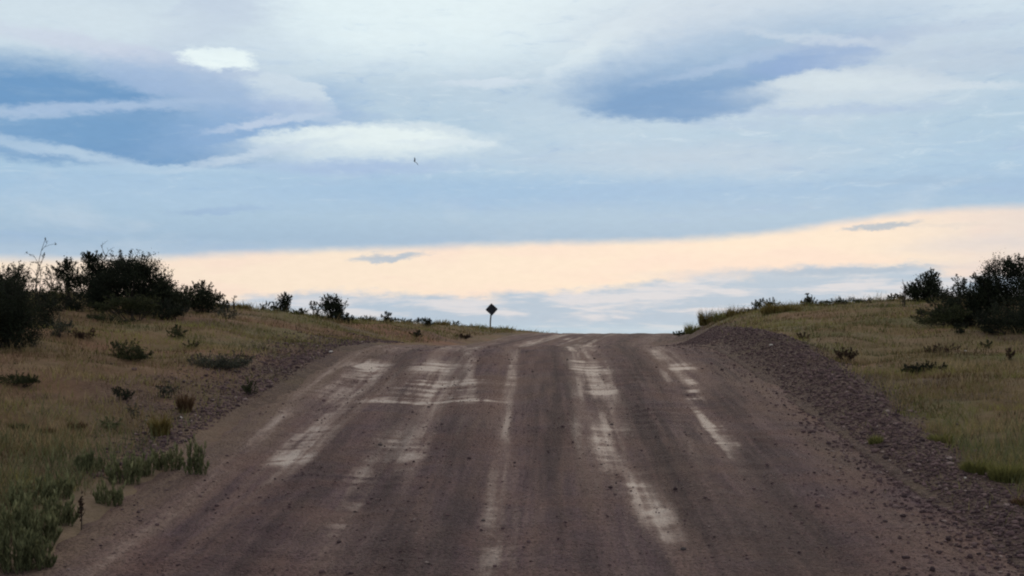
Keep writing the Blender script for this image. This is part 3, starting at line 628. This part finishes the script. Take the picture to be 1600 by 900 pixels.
def shrub(u, v, lobes, mat, label, Y=None, dens=1.0, leaf=3.2, name='shrub', cat='shrub', seed=0, twigs=6, stem_mat=None, sparse=False, group=None):
    """lobes: (dx, up, rx, rz) in pixels of the photograph, turned into metres at the shrub's own distance"""
    rs = np.random.default_rng(seed+int(u)*7+int(v)); k = None
    if Y is None: x, y = hit(u, v)
    else: y = Y; x = (u-800)/F*Y
    z = ground_at(x, y); k = y/F
    vz = (VH-v)/F*y-z                       # the lobes keep their height even if the base is hidden by the ground in front
    root = empty(name, (x, y, z)); tag(root, label, cat, group)
    P, Q, TT = [], [], []; SV, SF, so = [], [], 0
    base = np.array([0, 0, -.05])
    for li, (dx, up, rx, rz) in enumerate(lobes):
        c = np.array([dx*k, rs.normal(0, rx*k*.25), up*k+max(vz, 0)]); rx_, rz_ = rx*k, rz*k
        K = max(7, int(12+rx*rz/55))
        dirs = rs.normal(size=(K, 3)); dirs /= np.linalg.norm(dirs, axis=1)[:, None]; rad = rs.uniform(.35, .95, K)[:, None]
        cc = c+dirs*rad*np.array([rx_, rx_*.9, rz_])
        cc[:, 2] = np.maximum(cc[:, 2], .03)
        n = int(dens*(rx*rz*3.1)/(leaf*leaf*.22)*2.9); n = max(n, 60)
        w = rs.integers(0, K, n); sig = rs.uniform(.16, .34, K)
        p = cc[w]+rs.normal(size=(n, 3))*sig[w][:, None]*np.array([rx_, rx_, rz_])*(.8 if not sparse else .6)
        tn = rs.normal(.4, .2, K)[w]+rs.normal(0, .13, n)
        P.append(p); TT.append(tn)
        # sprays of leaves that break the outline
        for s_ in range(int(twigs*max(1, rx/18))):
            an = rs.uniform(-.2, math.pi+.2); a0 = c+np.array([math.cos(an)*rx_*.8, rs.normal(0, rx_*.4), abs(math.sin(an))*rz_*.8])
            L = rs.uniform(.2, .55)*min(rx_, rz_)+.04; dr = np.array([math.cos(an)*.6, rs.normal(0, .3), abs(math.sin(an))*.7+.5]); dr /= np.linalg.norm(dr)
            m_ = int(26*dens)+4; t = rs.random(m_)[:, None]; P.append(a0+dr*L*t+rs.normal(0, L*.09, (m_, 3))); TT.append(rs.normal(.45, .15, m_))
            V_, F_ = tube(curve_path(c*.5+a0*.5, a0+dr*L, rs, 4), np.linspace(.35*k*1.2, .2*k, 4), 3); SV.append(V_); SF.append(F_+so); so += len(V_)
        for s_ in range(min(K, 6)):
            b0 = base+np.array([dx*k*.35+rs.normal(0, .03), rs.normal(0, .03), max(0, (c[2]-rz_)*.0)])
            pth = curve_path(b0, cc[s_], rs, 6); r0 = min(.022, .6*k*(1+rz/30)); V_, F_ = tube(pth, np.linspace(r0, r0*.25, 6), 4); SV.append(V_); SF.append(F_+so); so += len(V_)
    P = np.concatenate(P); TT = np.clip(np.concatenate(TT), 0, 1); P[:, 2] = np.maximum(P[:, 2], .01); n = len(P)
    a = rs.normal(size=(n, 3)); a /= np.linalg.norm(a, axis=1)[:, None]; b = np.cross(a, rs.normal(size=(n, 3))); b /= np.linalg.norm(b, axis=1)[:, None]
    s = (leaf*k*rs.uniform(.5, 1.15, n))[:, None]; a = a*s; b = b*s*.55
    V = np.stack([P-a*.5, P+b*.5, P+a*.5, P-b*.5], 1).reshape(-1, 3)
    mesh_obj('foliage', V, np.arange(4*n).reshape(-1, 4), mat, root, attrs={'tint': np.repeat(TT, 4)})
    mesh_obj('stems', np.concatenate(SV), np.concatenate(SF), stem_mat or M_stem, root, smooth=True)
    return root

def bare_shrub(u, v, h_px, w_px, label, Y, seed=1, mat=None, tips=True, cat='dead shrub'):
    rs = np.random.default_rng(seed); k = Y/F; x = (u-800)/F*Y; z = ground_at(x, Y); vz = (VH-v)/F*Y-z
    root = empty('bare_shrub', (x, Y, z)); tag(root, label, cat)
    H = h_px*k+max(vz, 0); SV, SF, so = [], [], 0; L = []
    def add(p0, p1, r0, r1, kk=5):
        nonlocal so
        pth = curve_path(p0, p1, rs, kk, .1); V_, F_ = tube(pth, np.linspace(r0, r1, kk), 4); SV.append(V_); SF.append(F_+so); so += len(V_); return pth
    for s_ in range(3):
        tipx = rs.uniform(-.3, .3)*w_px*k; pth = add(np.array([rs.normal(0, .02), rs.normal(0, .02), -.04]), np.array([tipx, rs.normal(0, .08), H*(1-.22*s_)]), .75*k, .3*k, 7)
        for j in range(7):
            p0 = pth[rs.integers(2, 6)]; Lb = H*rs.uniform(.07, .18); sgn = rs.choice([-1, 1])
            p1 = p0+np.array([sgn*Lb*rs.uniform(.2, .6), rs.normal(0, .1), Lb*rs.uniform(.4, 1)]); q = add(p0, p1, .45*k, .22*k)
            for _ in range(2):
                q0 = q[rs.integers(2, 5)]; q1 = q0+np.array([rs.normal(0, Lb*.35), rs.normal(0, .05), Lb*rs.uniform(.1, .5)]); add(q0, q1, .3*k, .18*k, 3)
                if tips: L.append(q1+rs.normal(0, 1.2*k, (5, 3)))
        if tips: L.append(pth[-1]+rs.normal(0, 1.3*k, (8, 3)))
    mesh_obj('stems', np.concatenate(SV), np.concatenate(SF), mat or M_stem, root, smooth=True)
    if tips:
        P = np.concatenate(L); n = len(P); a = rs.normal(size=(n, 3))*1.1*k; b = rs.normal(size=(n, 3))*.6*k
        mesh_obj('foliage', np.stack([P-a, P+b, P+a, P-b], 1).reshape(-1, 3), np.arange(4*n).reshape(-1, 4), M_grey, root, attrs={'tint': np.full(4*n, .4)})
    return root

GL = 'dark bushes on the left bank'
# --- left thicket, from the frame edge rightwards
shrub(18, 556, [(8,62,44,34),(-10,84,34,22),(-18,38,48,40),(20,28,34,28),(-48,50,40,50)], M_dark, 'huge near black bush at the left edge of the photo, lowest of the left bushes', Y=22.5, dens=1.25, seed=1)
shrub(22, 520, [(44,22,30,30),(0,66,24,26),(-8,40,38,42),(18,14,42,32),(-30,60,26,30)], M_dark, 'tall dark bush with ragged thin top behind the bush at the left edge', Y=26.5, dens=1.1, seed=2)
shrub(5, 462, [(0,22,26,24),(22,34,14,16)], M_grey, 'thin see-through twiggy bush topping the dark bushes at the left edge', Y=30, dens=.28, sparse=True, seed=3, twigs=12)
bare_shrub(62, 470, 98, 30, 'tall bare twiggy stalk sticking up highest on the left skyline', 31, seed=4)
shrub(82, 470, [(0,12,24,12),(-18,6,14,9)], M_olive, 'low olive bush at the foot of the tall bare stalk', Y=31.5, dens=.8, seed=5)
shrub(86, 462, [(0,30,13,12),(-6,16,12,10)], M_grey, 'thin pale twigs of a leafless looking bush right of the bare stalk', Y=33, dens=.22, sparse=True, seed=6, twigs=10)
shrub(108, 478, [(0,50,19,22),(8,34,17,20),(-8,58,12,10)], M_dark, 'upright dark bush with a rounded head and thin waist on the left skyline', Y=33, dens=1.1, seed=7)
shrub(120, 484, [(0,10,30,16),(-34,6,24,14)], M_dark, 'low dark undergrowth bush below the round headed bush', Y=32, dens=.8, seed=8)
shrub(158, 482, [(0,14,34,22),(-14,44,22,24),(-12,68,20,18),(10,62,26,22),(0,34,28,30),(-20,78,8,7),(28,52,18,22)], M_dark, 'tallest leafy dark bush of the left skyline with twigs on top', Y=33.5, dens=1.15, seed=9, twigs=9)
shrub(205, 486, [(-46,26,30,26),(60,30,20,24),(14,58,26,28),(-8,54,34,34),(20,48,34,34),(34,22,32,24),(0,20,40,24)], M_dark, 'broad dark dome shaped bush joined to the tallest left bush', Y=33, dens=1.2, seed=10)
shrub(250, 484, [(0,34,24,20),(30,16,22,16),(0,20,30,24),(-28,10,30,14),(18,8,24,14)], M_dark, 'dark bush sloping down at the right end of the dome', Y=34, dens=1.1, seed=11)
shrub(210, 486, [(-14,12,30,15),(20,8,26,12),(-50,6,20,9)], M_olive, 'low olive green bush in front of the dome shaped bush', Y=31, dens=.9, seed=12)
shrub(268, 500, [(0,12,26,15),(-14,6,18,9)], M_dark, 'small round dark bush standing below the right end of the thicket', dens=1.1, seed=13)
shrub(292, 478, [(0,10,14,13),(-12,6,12,8)], M_olive, 'narrow dark olive bush between dome and the next separate bush', Y=36.5, dens=.9, seed=14)
shrub(318, 481, [(0,8,30,14),(-4,28,14,12),(-6,20,22,16),(16,10,22,12),(-18,10,14,12)], M_dark, 'separate dark bush with curved back right of the dome', Y=37, dens=1.1, seed=15)
shrub(350, 486, [(0,6,12,8)], M_olive, 'small low bush trailing off the curved bush on the left skyline', Y=38, dens=.8, seed=16)
bare_shrub(366, 486, 24, 14, 'thin bare sprig on the skyline right of the curved dark bush', 40, seed=17, tips=False)
bare_shrub(160, 410, 27, 12, 'bare twig poking from the top of the tallest left bush', 33.6, seed=18, tips=False)
# --- mid distance on the left skyline
shrub(414, 490, [(0,8,10,7)], M_grey, 'tiny thin bush just left of the round black bush on the skyline', Y=44, dens=.6, seed=19)
shrub(441, 492, [(0,8,10,10),(0,16,12,13),(5,24,10,8),(-11,9,8,8)], M_dark, 'small round black bush alone on the left skyline', Y=45, dens=1.0, seed=20, leaf=2.8)
shrub(465, 496, [(0,5,9,7),(8,8,6,4)], M_olive, 'low olive bush between the two small skyline bushes', Y=46, dens=.9, seed=21, leaf=2.8)
shrub(492, 504, [(0,14,9,15),(-3,24,6,7)], M_grey, 'thin grey see-through bush left of the forked skyline bush', Y=52, dens=.5, sparse=True, seed=22, leaf=2.8)
shrub(520, 510, [(0,22,20,18),(-2,32,15,12),(8,22,12,14),(0,8,26,11),(20,5,14,8),(-10,24,8,8)], M_dark, 'rounded tree like dark bush on the skyline between the left bank and the sign', Y=52, dens=1.0, seed=23, leaf=2.8)
shrub(604, 510, [(0,9,9,7),(6,5,8,5)], M_dark, 'small dark round bush on the skyline midway to the sign', Y=68, dens=1.0, seed=24, leaf=2.4)
shrub(578, 516, [(0,5,14,5),(-14,4,8,4)], M_olive, 'flat olive bush left of the small round skyline bush', Y=62, dens=.9, seed=25, leaf=2.4)
shrub(628, 513, [(0,4,13,4),(14,3,10,3)], M_olive, 'flat olive bush right of the small round skyline bush', Y=70, dens=.9, seed=26, leaf=2.4)
shrub(665, 524, [(0,6,9,7),(6,3,6,4)], M_dark, 'dark bush on the rise left of the sign above the bare red soil', Y=60, dens=1.0, seed=27, leaf=2.4)
shrub(651, 538, [(0,4,10,5)], M_dark, 'dark low bush at the road edge below the bare red soil', Y=49, dens=1.0, seed=28, leaf=2.4)
shrub(603, 520, [(0,3,10,3)], M_dark, 'flat dark bush just above the bare red soil patch', Y=58, dens=1.0, seed=29, leaf=2.4)
shrub(722, 536, [(0,2,12,3),(10,2,7,2)], M_red, 'low reddish brush at the road edge beneath the sign', Y=56, dens=.9, seed=30, leaf=2.4)
shrub(653, 510, [(0,4,3,6)], M_grey, 'narrow upright sprig on the skyline left of the sign', Y=74, dens=.7, seed=31, leaf=2.2)
shrub(712, 516, [(0,4,6,5)], M_olive, 'little olive sprig on the skyline nearest the sign', Y=76, dens=.8, seed=32, leaf=2.2)
# --- right thicket
shrub(1441, 470, [(4,10,28,16),(14,26,16,18),(2,20,24,18),(12,34,10,12),(-14,12,14,12),(26,10,16,12)], M_dark, 'compact black bush with a peaked top left of the big right thicket', Y=hit(1441, 472)[1]+.5, dens=1.2, seed=33)
shrub(1398, 472, [(-4,4,10,5),(12,8,9,6)], M_olive, 'small squat bush at the left foot of the peaked black bush', Y=hit(1398, 470)[1], dens=1.0, seed=34)
bare_shrub(1412, 468, 32, 12, 'thin leafless sprig just left of the peaked black bush', 40, seed=35, tips=False)
shrub(1497, 480, [(2,34,11,14),(0,14,16,16)], M_dark, 'narrow upright dark bush between the peaked bush and the large thicket', Y=hit(1497, 480)[1], dens=.75, seed=36)
shrub(1572, 500, [(-8,54,36,36),(30,58,38,38),(-34,34,26,28),(-38,62,14,12),(10,80,20,16),(40,20,60,34)], M_dark, 'largest black bush at the right edge of the photo', Y=33, dens=1.2, seed=37, twigs=9)
shrub(1640, 515, [(0,50,50,50),(20,90,30,30)], M_dark, 'tall black bush cut off by the right edge of the photo', Y=31, dens=1.1, seed=38)
shrub(1590, 524, [(0,24,44,28),(-40,16,26,18)], M_dark, 'lower black bush in front of the largest right bush', Y=29.5, dens=1.2, seed=39)
shrub(1515, 505, [(-34,26,26,18),(-54,12,28,13),(-20,6,40,14),(0,36,24,22),(30,44,26,26),(0,18,34,20),(26,22,24,24),(-30,14,22,14)], M_dark, 'dull dark bush filling the middle of the right thicket', Y=33, dens=1.1, seed=40)
shrub(1468, 506, [(-18,8,26,10),(16,14,30,14)], M_olive, 'spreading olive bush at the left foot of the right thicket', Y=32, dens=1.0, seed=41)
shrub(1500, 521, [(0,7,11,8)], M_dark, 'small dark clump at the foot of the right thicket', dens=1.1, seed=42)
# --- right skyline beyond the berm
shrub(1196, 492, [(-6,10,14,8),(10,10,12,8)], M_olive, 'dark olive bush on the right skyline where the berm begins', Y=52, dens=1.0, seed=43, leaf=2.6)
shrub(1172, 497, [(0,6,9,5)], M_grey, 'tiny grey bush on the right skyline nearest the road', Y=54, dens=.9, seed=44, leaf=2.6)
bare_shrub(1262, 484, 22, 8, 'little bare sprig sticking up from the right skyline', 50, seed=45)
shrub(1268, 487, [(0,8,10,7),(18,6,12,6),(-10,6,8,5)], M_dark, 'dark low bush beneath the bare sprig on the right skyline', Y=50, dens=1.0, seed=46, leaf=2.6)
shrub(1320, 485, [(0,6,22,7),(26,8,16,7)], M_olive, 'wide flat olive bush along the right skyline', Y=47, dens=.8, seed=47, leaf=2.6)
shrub(1066, 524, [(0,3,7,4),(-8,2,6,3)], M_olive, 'small dark green tuft bush where the right bank meets the crest', Y=62, dens=1.0, seed=48, leaf=2.4)
tussock(1104, 516, 30, 34, M_gold, 'tall yellow green grass tuft standing on the right bank by the crest', 500, Yf=55)
tussock(1082, 520, 30, 24, M_ggrass, 'green grass tuft left of the tall yellow tuft by the crest', 400, Yf=56)
tussock(1128, 514, 34, 26, M_ggrass, 'green grass tuft right of the tall yellow tuft by the crest', 400, Yf=52)
tussock(1150, 509, 38, 24, M_gold, 'second yellowish grass tuft up the right bank from the crest', 400, Yf=50)
tussock(1210, 502, 50, 30, M_gold, 'wide yellowish grass tuft at the far end of the berm', 700, Yf=44)
tussock(1236, 499, 40, 24, M_gold, 'low yellowish grass tuft right of the wide one at the berm end', 400, Yf=43)
# --- single plants on the left verge
shrub(202, 562, [(-6,12,28,14),(18,5,18,8),(0,2,26,6)], M_olive, 'wide dark green shrub alone on the left slope', dens=1.0, seed=50)
shrub(275, 527, [(0,6,14,9)], M_olive, 'small dark shrub on the left slope right below the thicket', dens=1.1, seed=51)
shrub(175, 506, [(-16,6,24,9),(14,4,24,6)], M_olive, 'low spreading dark shrub at the foot of the dome shaped bush', dens=.8, seed=52)
shrub(130, 530, [(0,6,18,9),(-14,2,12,5)], M_red, 'reddish grey low shrub on the left slope beside the black bushes', dens=.8, seed=53)
shrub(92, 526, [(0,12,20,16)], M_grey, 'dusty grey shrub tucked against the black bushes at left', dens=.8, seed=54)
shrub(338, 576, [(-14,8,28,12),(22,6,26,10),(0,2,40,6)], M_grey, 'widest grey green shrub in the middle of the left slope', dens=.75, seed=55)
shrub(372, 572, [(0,8,24,10)], M_grey, 'grey green shrub beside the widest one toward the road', dens=.6, seed=56)
shrub(28, 602, [(-8,6,28,9),(8,3,20,6),(22,4,16,7)], M_olive, 'low dark shrub at the left edge of the photo below the black bushes', dens=1.0, seed=57)
shrub(188, 625, [(0,8,14,8),(12,6,7,5)], M_dark, 'small dark shrub low on the left slope under the wide green shrub', dens=.9, seed=58)
shrub(390, 618, [(0,9,11,9)], M_olive, 'small olive shrub on the stony shoulder nearest the road', dens=1.0, seed=59)
shrub(262, 622, [(0,12,14,12),(-10,5,8,7)], M_grey, 'thin grey green shrub just left of the rusty tussock', dens=.5, seed=60, sparse=True)
shrub(175, 671, [(0,7,16,7)], M_weed, 'low green shrub on the left slope left of the golden tussock', dens=1.0, seed=61)
shrub(355, 498, [(0,8,22,9)], M_grey, 'soft grey green shrub near the top of the left bank', dens=.7, seed=62)
shrub(300, 543, [(0,3,12,4)], M_olive, 'flat little shrub below the small dark one on the left slope', dens=.8, seed=63)
shrub(210, 655, [(0,10,10,9)], M_grey, 'thin upright shrub midway between the golden tussock and green low shrub', dens=.45, seed=64, sparse=True)
tussock(250, 680, 34, 42, M_gold, 'golden tussock standing out on the left slope', 900)
tussock(289, 645, 24, 42, M_rust, 'rusty brown tussock up slope of the golden tussock', 700)
tussock(20, 668, 60, 14, M_olive, 'low dark tuft at the left edge of the photo', 500)
tussock(75, 676, 34, 14, M_rust, 'low brown tuft near the left edge of the photo', 400)
tussock(120, 668, 40, 14, M_rust, 'flat brown tuft left of the low green shrub', 400)
# --- green weeds by the near left road edge
def weed(u, v, w, h, label, n=700, dark=False):
    x, y = hit(u, v); z = ground_at(x, y); W = w/F*y/2; H = h/F*y; rs = np.random.default_rng(int(u*3+v))
    root = empty('weed_clump', (x, y, z)); tag(root, label, 'weed')
    n = int(n*1.0); m = max(22, int(w/1.5)); SV, SF, so, P = [], [], 0, []
    for i in range(m):
        r = W*1.0*math.sqrt(rs.random()); a = rs.random()*6.283; p0 = np.array([r*math.cos(a), r*math.sin(a)*.8, -.02]); hh = H*rs.uniform(.35, 1.05)*(1.05-.45*(r/W)**2)
        p1 = p0+np.array([math.cos(a)*W*.25+rs.normal(0, .02), math.sin(a)*W*.2, hh]); q = curve_path(p0, p1, rs, 6, .08)
        V_, F_ = tube(q, np.linspace(.003, .0015, 6), 3); SV.append(V_); SF.append(F_+so); so += len(V_)
        t = rs.random((int(n/m), 1))**.8; k0 = np.clip((t*4.99).astype(int), 0, 4); fr = t*5-k0; P.append(q[k0[:, 0]]*(1-fr)+q[np.clip(k0[:, 0]+1, 0, 5)]*fr)
    mesh_obj('stems', np.concatenate(SV), np.concatenate(SF), M_weedstem, root)
    P = np.concatenate(P); n = len(P); a = rs.random(n)*6.283; L = rs.uniform(.03, .075, n)*(.7+H)
    dr = np.stack([np.cos(a)*.45, np.sin(a)*.45, rs.uniform(.5, 1.3, n)], -1); b = np.stack([-np.sin(a), np.cos(a), 0*a], -1)
    Lc = L[:, None]; V = np.stack([P, P+dr*Lc*.5+b*Lc*.12, P+dr*Lc, P+dr*Lc*.5-b*Lc*.12], 1).reshape(-1, 3)
    mesh_obj('foliage', V, np.arange(4*n).reshape(-1, 4), M_weed, root, attrs={'tint': np.repeat(np.clip(rs.normal(.35 if dark else .55, .22, n), 0, 1), 4)})
M_weedstem = solid_mat('green_stems', (.03,.04,.018), (.06,.07,.03), 30)
weed(28, 892, 90, 70, 'dense dark green weed clump in the bottom left corner', 2600, True)
weed(10, 845, 70, 60, 'tall green weeds at the left edge above the bottom corner', 2000)
weed(55, 850, 60, 76, 'tallest leafy green weed clump near the bottom left, beside the sandy road edge', 2200)
weed(95, 820, 44, 50, 'slender green weed clump left of the dark stalk', 1300)
weed(88, 780, 44, 48, 'green weed clump behind the slender one near the left edge', 1300)
weed(142, 735, 40, 34, 'dark green weed clump alone on the slope above the roadside weeds', 1200, True)
weed(40, 790, 46, 36, 'loose green weed clump at far left above the tall ones', 900)
weed(196, 756, 50, 50, 'green weed clump midway along the roadside weeds', 1300)
weed(222, 744, 40, 36, 'lighter green weed clump just right of the midway clump', 1000)
weed(264, 735, 44, 42, 'bushy green weed clump below the golden tussock', 1200)
weed(306, 742, 30, 58, 'upright narrow green weed at the road end of the roadside row', 800)
weed(170, 790, 40, 40, 'ragged green weed clump between dark stalk and midway clump', 900)
tussock(1575, 752, 70, 44, M_ggrass, 'tall bright green grass tuft right behind the berm at the right edge', 1500)
tussock(1525, 738, 56, 32, M_ggrass, 'green grass tuft behind the berm left of the bright one', 1000)
tussock(1470, 690, 50, 20, M_ggrass, 'low green tuft behind the berm farther up the road', 700)
tussock(1368, 692, 26, 22, M_ggrass, 'green sprig growing low on the road side of the berm', 300)
tussock(1598, 790, 40, 22, M_rust, 'rusty dry tuft at the right edge just behind the berm', 500)
# --- single plants right of the berm
shrub(1320, 565, [(-5,9,10,9),(9,9,8,8)], M_red, 'small dark reddish double tuft right of the berm', dens=1.1, seed=70)
shrub(1432, 583, [(-6,6,12,7),(12,7,16,7),(32,8,14,5),(0,2,22,4)], M_dark, 'low elongated dark shrub in the middle of the right grass', dens=1.2, seed=71)
shrub(1480, 552, [(0,6,20,6),(-24,3,14,4)], M_red, 'flat greyish brown shrub uphill of the elongated dark shrub', dens=.5, seed=72)
shrub(1542, 545, [(0,5,7,5)], M_olive, 'tiny olive shrub below the black bushes at right', dens=1.0, seed=73)
shrub(1577, 562, [(0,6,7,7)], M_red, 'tiny reddish shrub near the right edge below the black bushes', dens=.9, seed=74)
shrub(1255, 530, [(0,3,9,4)], M_red, 'dark reddish low plant on top of the berm far end', dens=1.0, seed=75)
# tufts along the skyline of the left bank
for a_ in [(548,511,M_ggrass,"low green tuft on the skyline right of the rounded tree like bush",56),(690,516,M_gold,"yellowish tuft on the skyline left of the sign near the bare soil",72),(745,517,M_ggrass,"green tuft at the foot of the sign on its left",80),(790,519,M_ggrass,"thin green tuft on the skyline right of the sign",78),(380,486,M_gold,"straw coloured tuft on the skyline right of the thin bare sprig",42)]: tussock(a_[0],a_[1],34,14,a_[2],a_[3],300,Yf=a_[4])
# dark stalk by the near left road edge
def stalk():
    x, y = hit(127, 828); z = ground_at(x, y); rs = np.random.default_rng(3); k = y/F
    root = empty('dry_stalk', (x, y, z)); tag(root, 'dark dry plant stalk standing alone at the sandy road edge at lower left', 'plant stalk')
    V1, F1 = tube(np.array([[0, 0, -.03], [.004, 0, .12], [-.002, .005, .22], [.004, 0, 52*k]]), [.006, .005, .004, .003], 5)
    mesh_obj('stem', V1, F1, M_stem, root, smooth=True)
    P = np.array([0, 0, 34*k])+rs.normal(size=(120, 3))*np.array([.01, .01, .045]); n = len(P); a = rs.normal(size=(n, 3))*.009; b = rs.normal(size=(n, 3))*.005
    mesh_obj('seed_head', np.stack([P-a, P+b, P+a, P-b], 1).reshape(-1, 3), np.arange(4*n).reshape(-1, 4), M_red, root, attrs={'tint': np.full(4*n, .2)})
stalk()

# ------------------------------------------------------------------ road sign seen from behind
def sign():
    import bmesh
    Y = 92.0; k = Y/F; X = (767-800)*k; z = ground_at(X, Y); ctr = (VH-483.5)*k-z
    root = empty('road_sign', (X, Y, z)); tag(root, 'diamond shaped warning sign seen dark from behind on a leaning post', 'road sign')
    V, Fc = tube(np.array([[0-.06, .04, -.3], [-.03, .04, .6], [0.05, .035, ctr+.12]]), [.055, .052, .048], 10)
    p = mesh_obj('post', V, Fc, M_post, root, smooth=True)
    bm = bmesh.new(); r = 9.6*k; pts = []
    for i in range(4):                       # diamond with rounded corners
        a = math.pi/2*i; c = (math.cos(a)*(r-.06), math.sin(a)*(r-.06))
        for j in range(-2, 3): b = a+j*math.pi/8; pts.append((c[0]+.05*math.cos(b), c[1]+.05*math.sin(b)))
    vs = [bm.verts.new((x, -.018, y)) for x, y in pts]; f = bm.faces.new(vs)
    e = bmesh.ops.extrude_face_region(bm, geom=[f]); bmesh.ops.translate(bm, verts=[q for q in e['geom'] if isinstance(q, bmesh.types.BMVert)], vec=(0, -.006, 0))
    me = bpy.data.meshes.new('panel'); bm.to_mesh(me); bm.free(); me.materials.append(M_sign)
    o = bpy.data.objects.new('panel', me); C.collection.objects.link(o); o.parent = root; o.location = (.05, -.01, ctr); o.rotation_euler.y = R(-3)
    for dz in (.17, -.17):                   # clamp brackets
        b = bmesh.new(); bmesh.ops.create_cube(b, size=1)
        for q in b.verts: q.co = (q.co.x*.34, q.co.y*.02-.046, q.co.z*.05)
        me = bpy.data.meshes.new('bracket'); b.to_mesh(me); b.free(); me.materials.append(M_sign)
        o2 = bpy.data.objects.new('bracket', me); C.collection.objects.link(o2); o2.parent = root; o2.location = (.05, 0, ctr+dz)
sign()

# ------------------------------------------------------------------ bird in flight
def bird():
    Y = 80.0; k = Y/F; X = (648-800)*k; z = (VH-252.5)*k
    sec = [(-.15, .004), (-.10, .018), (-.03, .034), (.04, .036), (.09, .024), (.115, .022), (.14, .012), (.165, .002)]
    V = []; 
    for y, r in sec:
        for a in np.arange(8)*math.pi/4: V.append((r*math.cos(a), y, r*.85*math.sin(a)))
    i = np.arange(64).reshape(8, 8); j = np.roll(i, -1, 1); Q = np.stack([i[:-1], j[:-1], j[1:], i[1:]], -1).reshape(-1, 4).tolist()
    for s in (-1, 1):                         # wings, bent at the wrist, with thickness
        b = len(V)
        prof = [(.025, .08, -.06, .01), (.13, .10, -.05, .075), (.25, .06, -.07, .10), (.36, -.03, -.085, .09)]
        for x, y0, y1, zz in prof:
            V += [(s*x, y0, zz+.006), (s*x, y1, zz+.004), (s*x, y1, zz-.002), (s*x, y0, zz-.006)]
        for t in range(3):
            for e in range(4): Q.append([b+4*t+e, b+4*t+(e+1) % 4, b+4*t+4+(e+1) % 4, b+4*t+4+e])
        Q.append([b+12, b+13, b+14, b+15])
    b = len(V); V += [(-.012,-.13,.003),(.012,-.13,.003),(.045,-.235,.0),(0,-.2,.0),(-.045,-.235,.0),(0,-.13,-.005)]
    Q += [[b, b+1, b+2, b+3], [b, b+3, b+4, b+4]]
    Q = [q for q in Q if len(set(q)) == 4]; T = [[b, b+3, b+4], [b, b+4, b+5], [b+1, b+5, b+2], [b+5, b+3, b+2], [b+5, b+4, b+3]]
    o = mesh_obj('bird', V, [np.array(Q), np.array(T)], M_bird, smooth=False, loc=(X, Y, z)); o.scale = (.72, .95, .85); o.rotation_euler = (R(35), R(48), R(60))
    tag(o, 'small dark bird flying below the white cloud left of centre', 'bird')
bird()
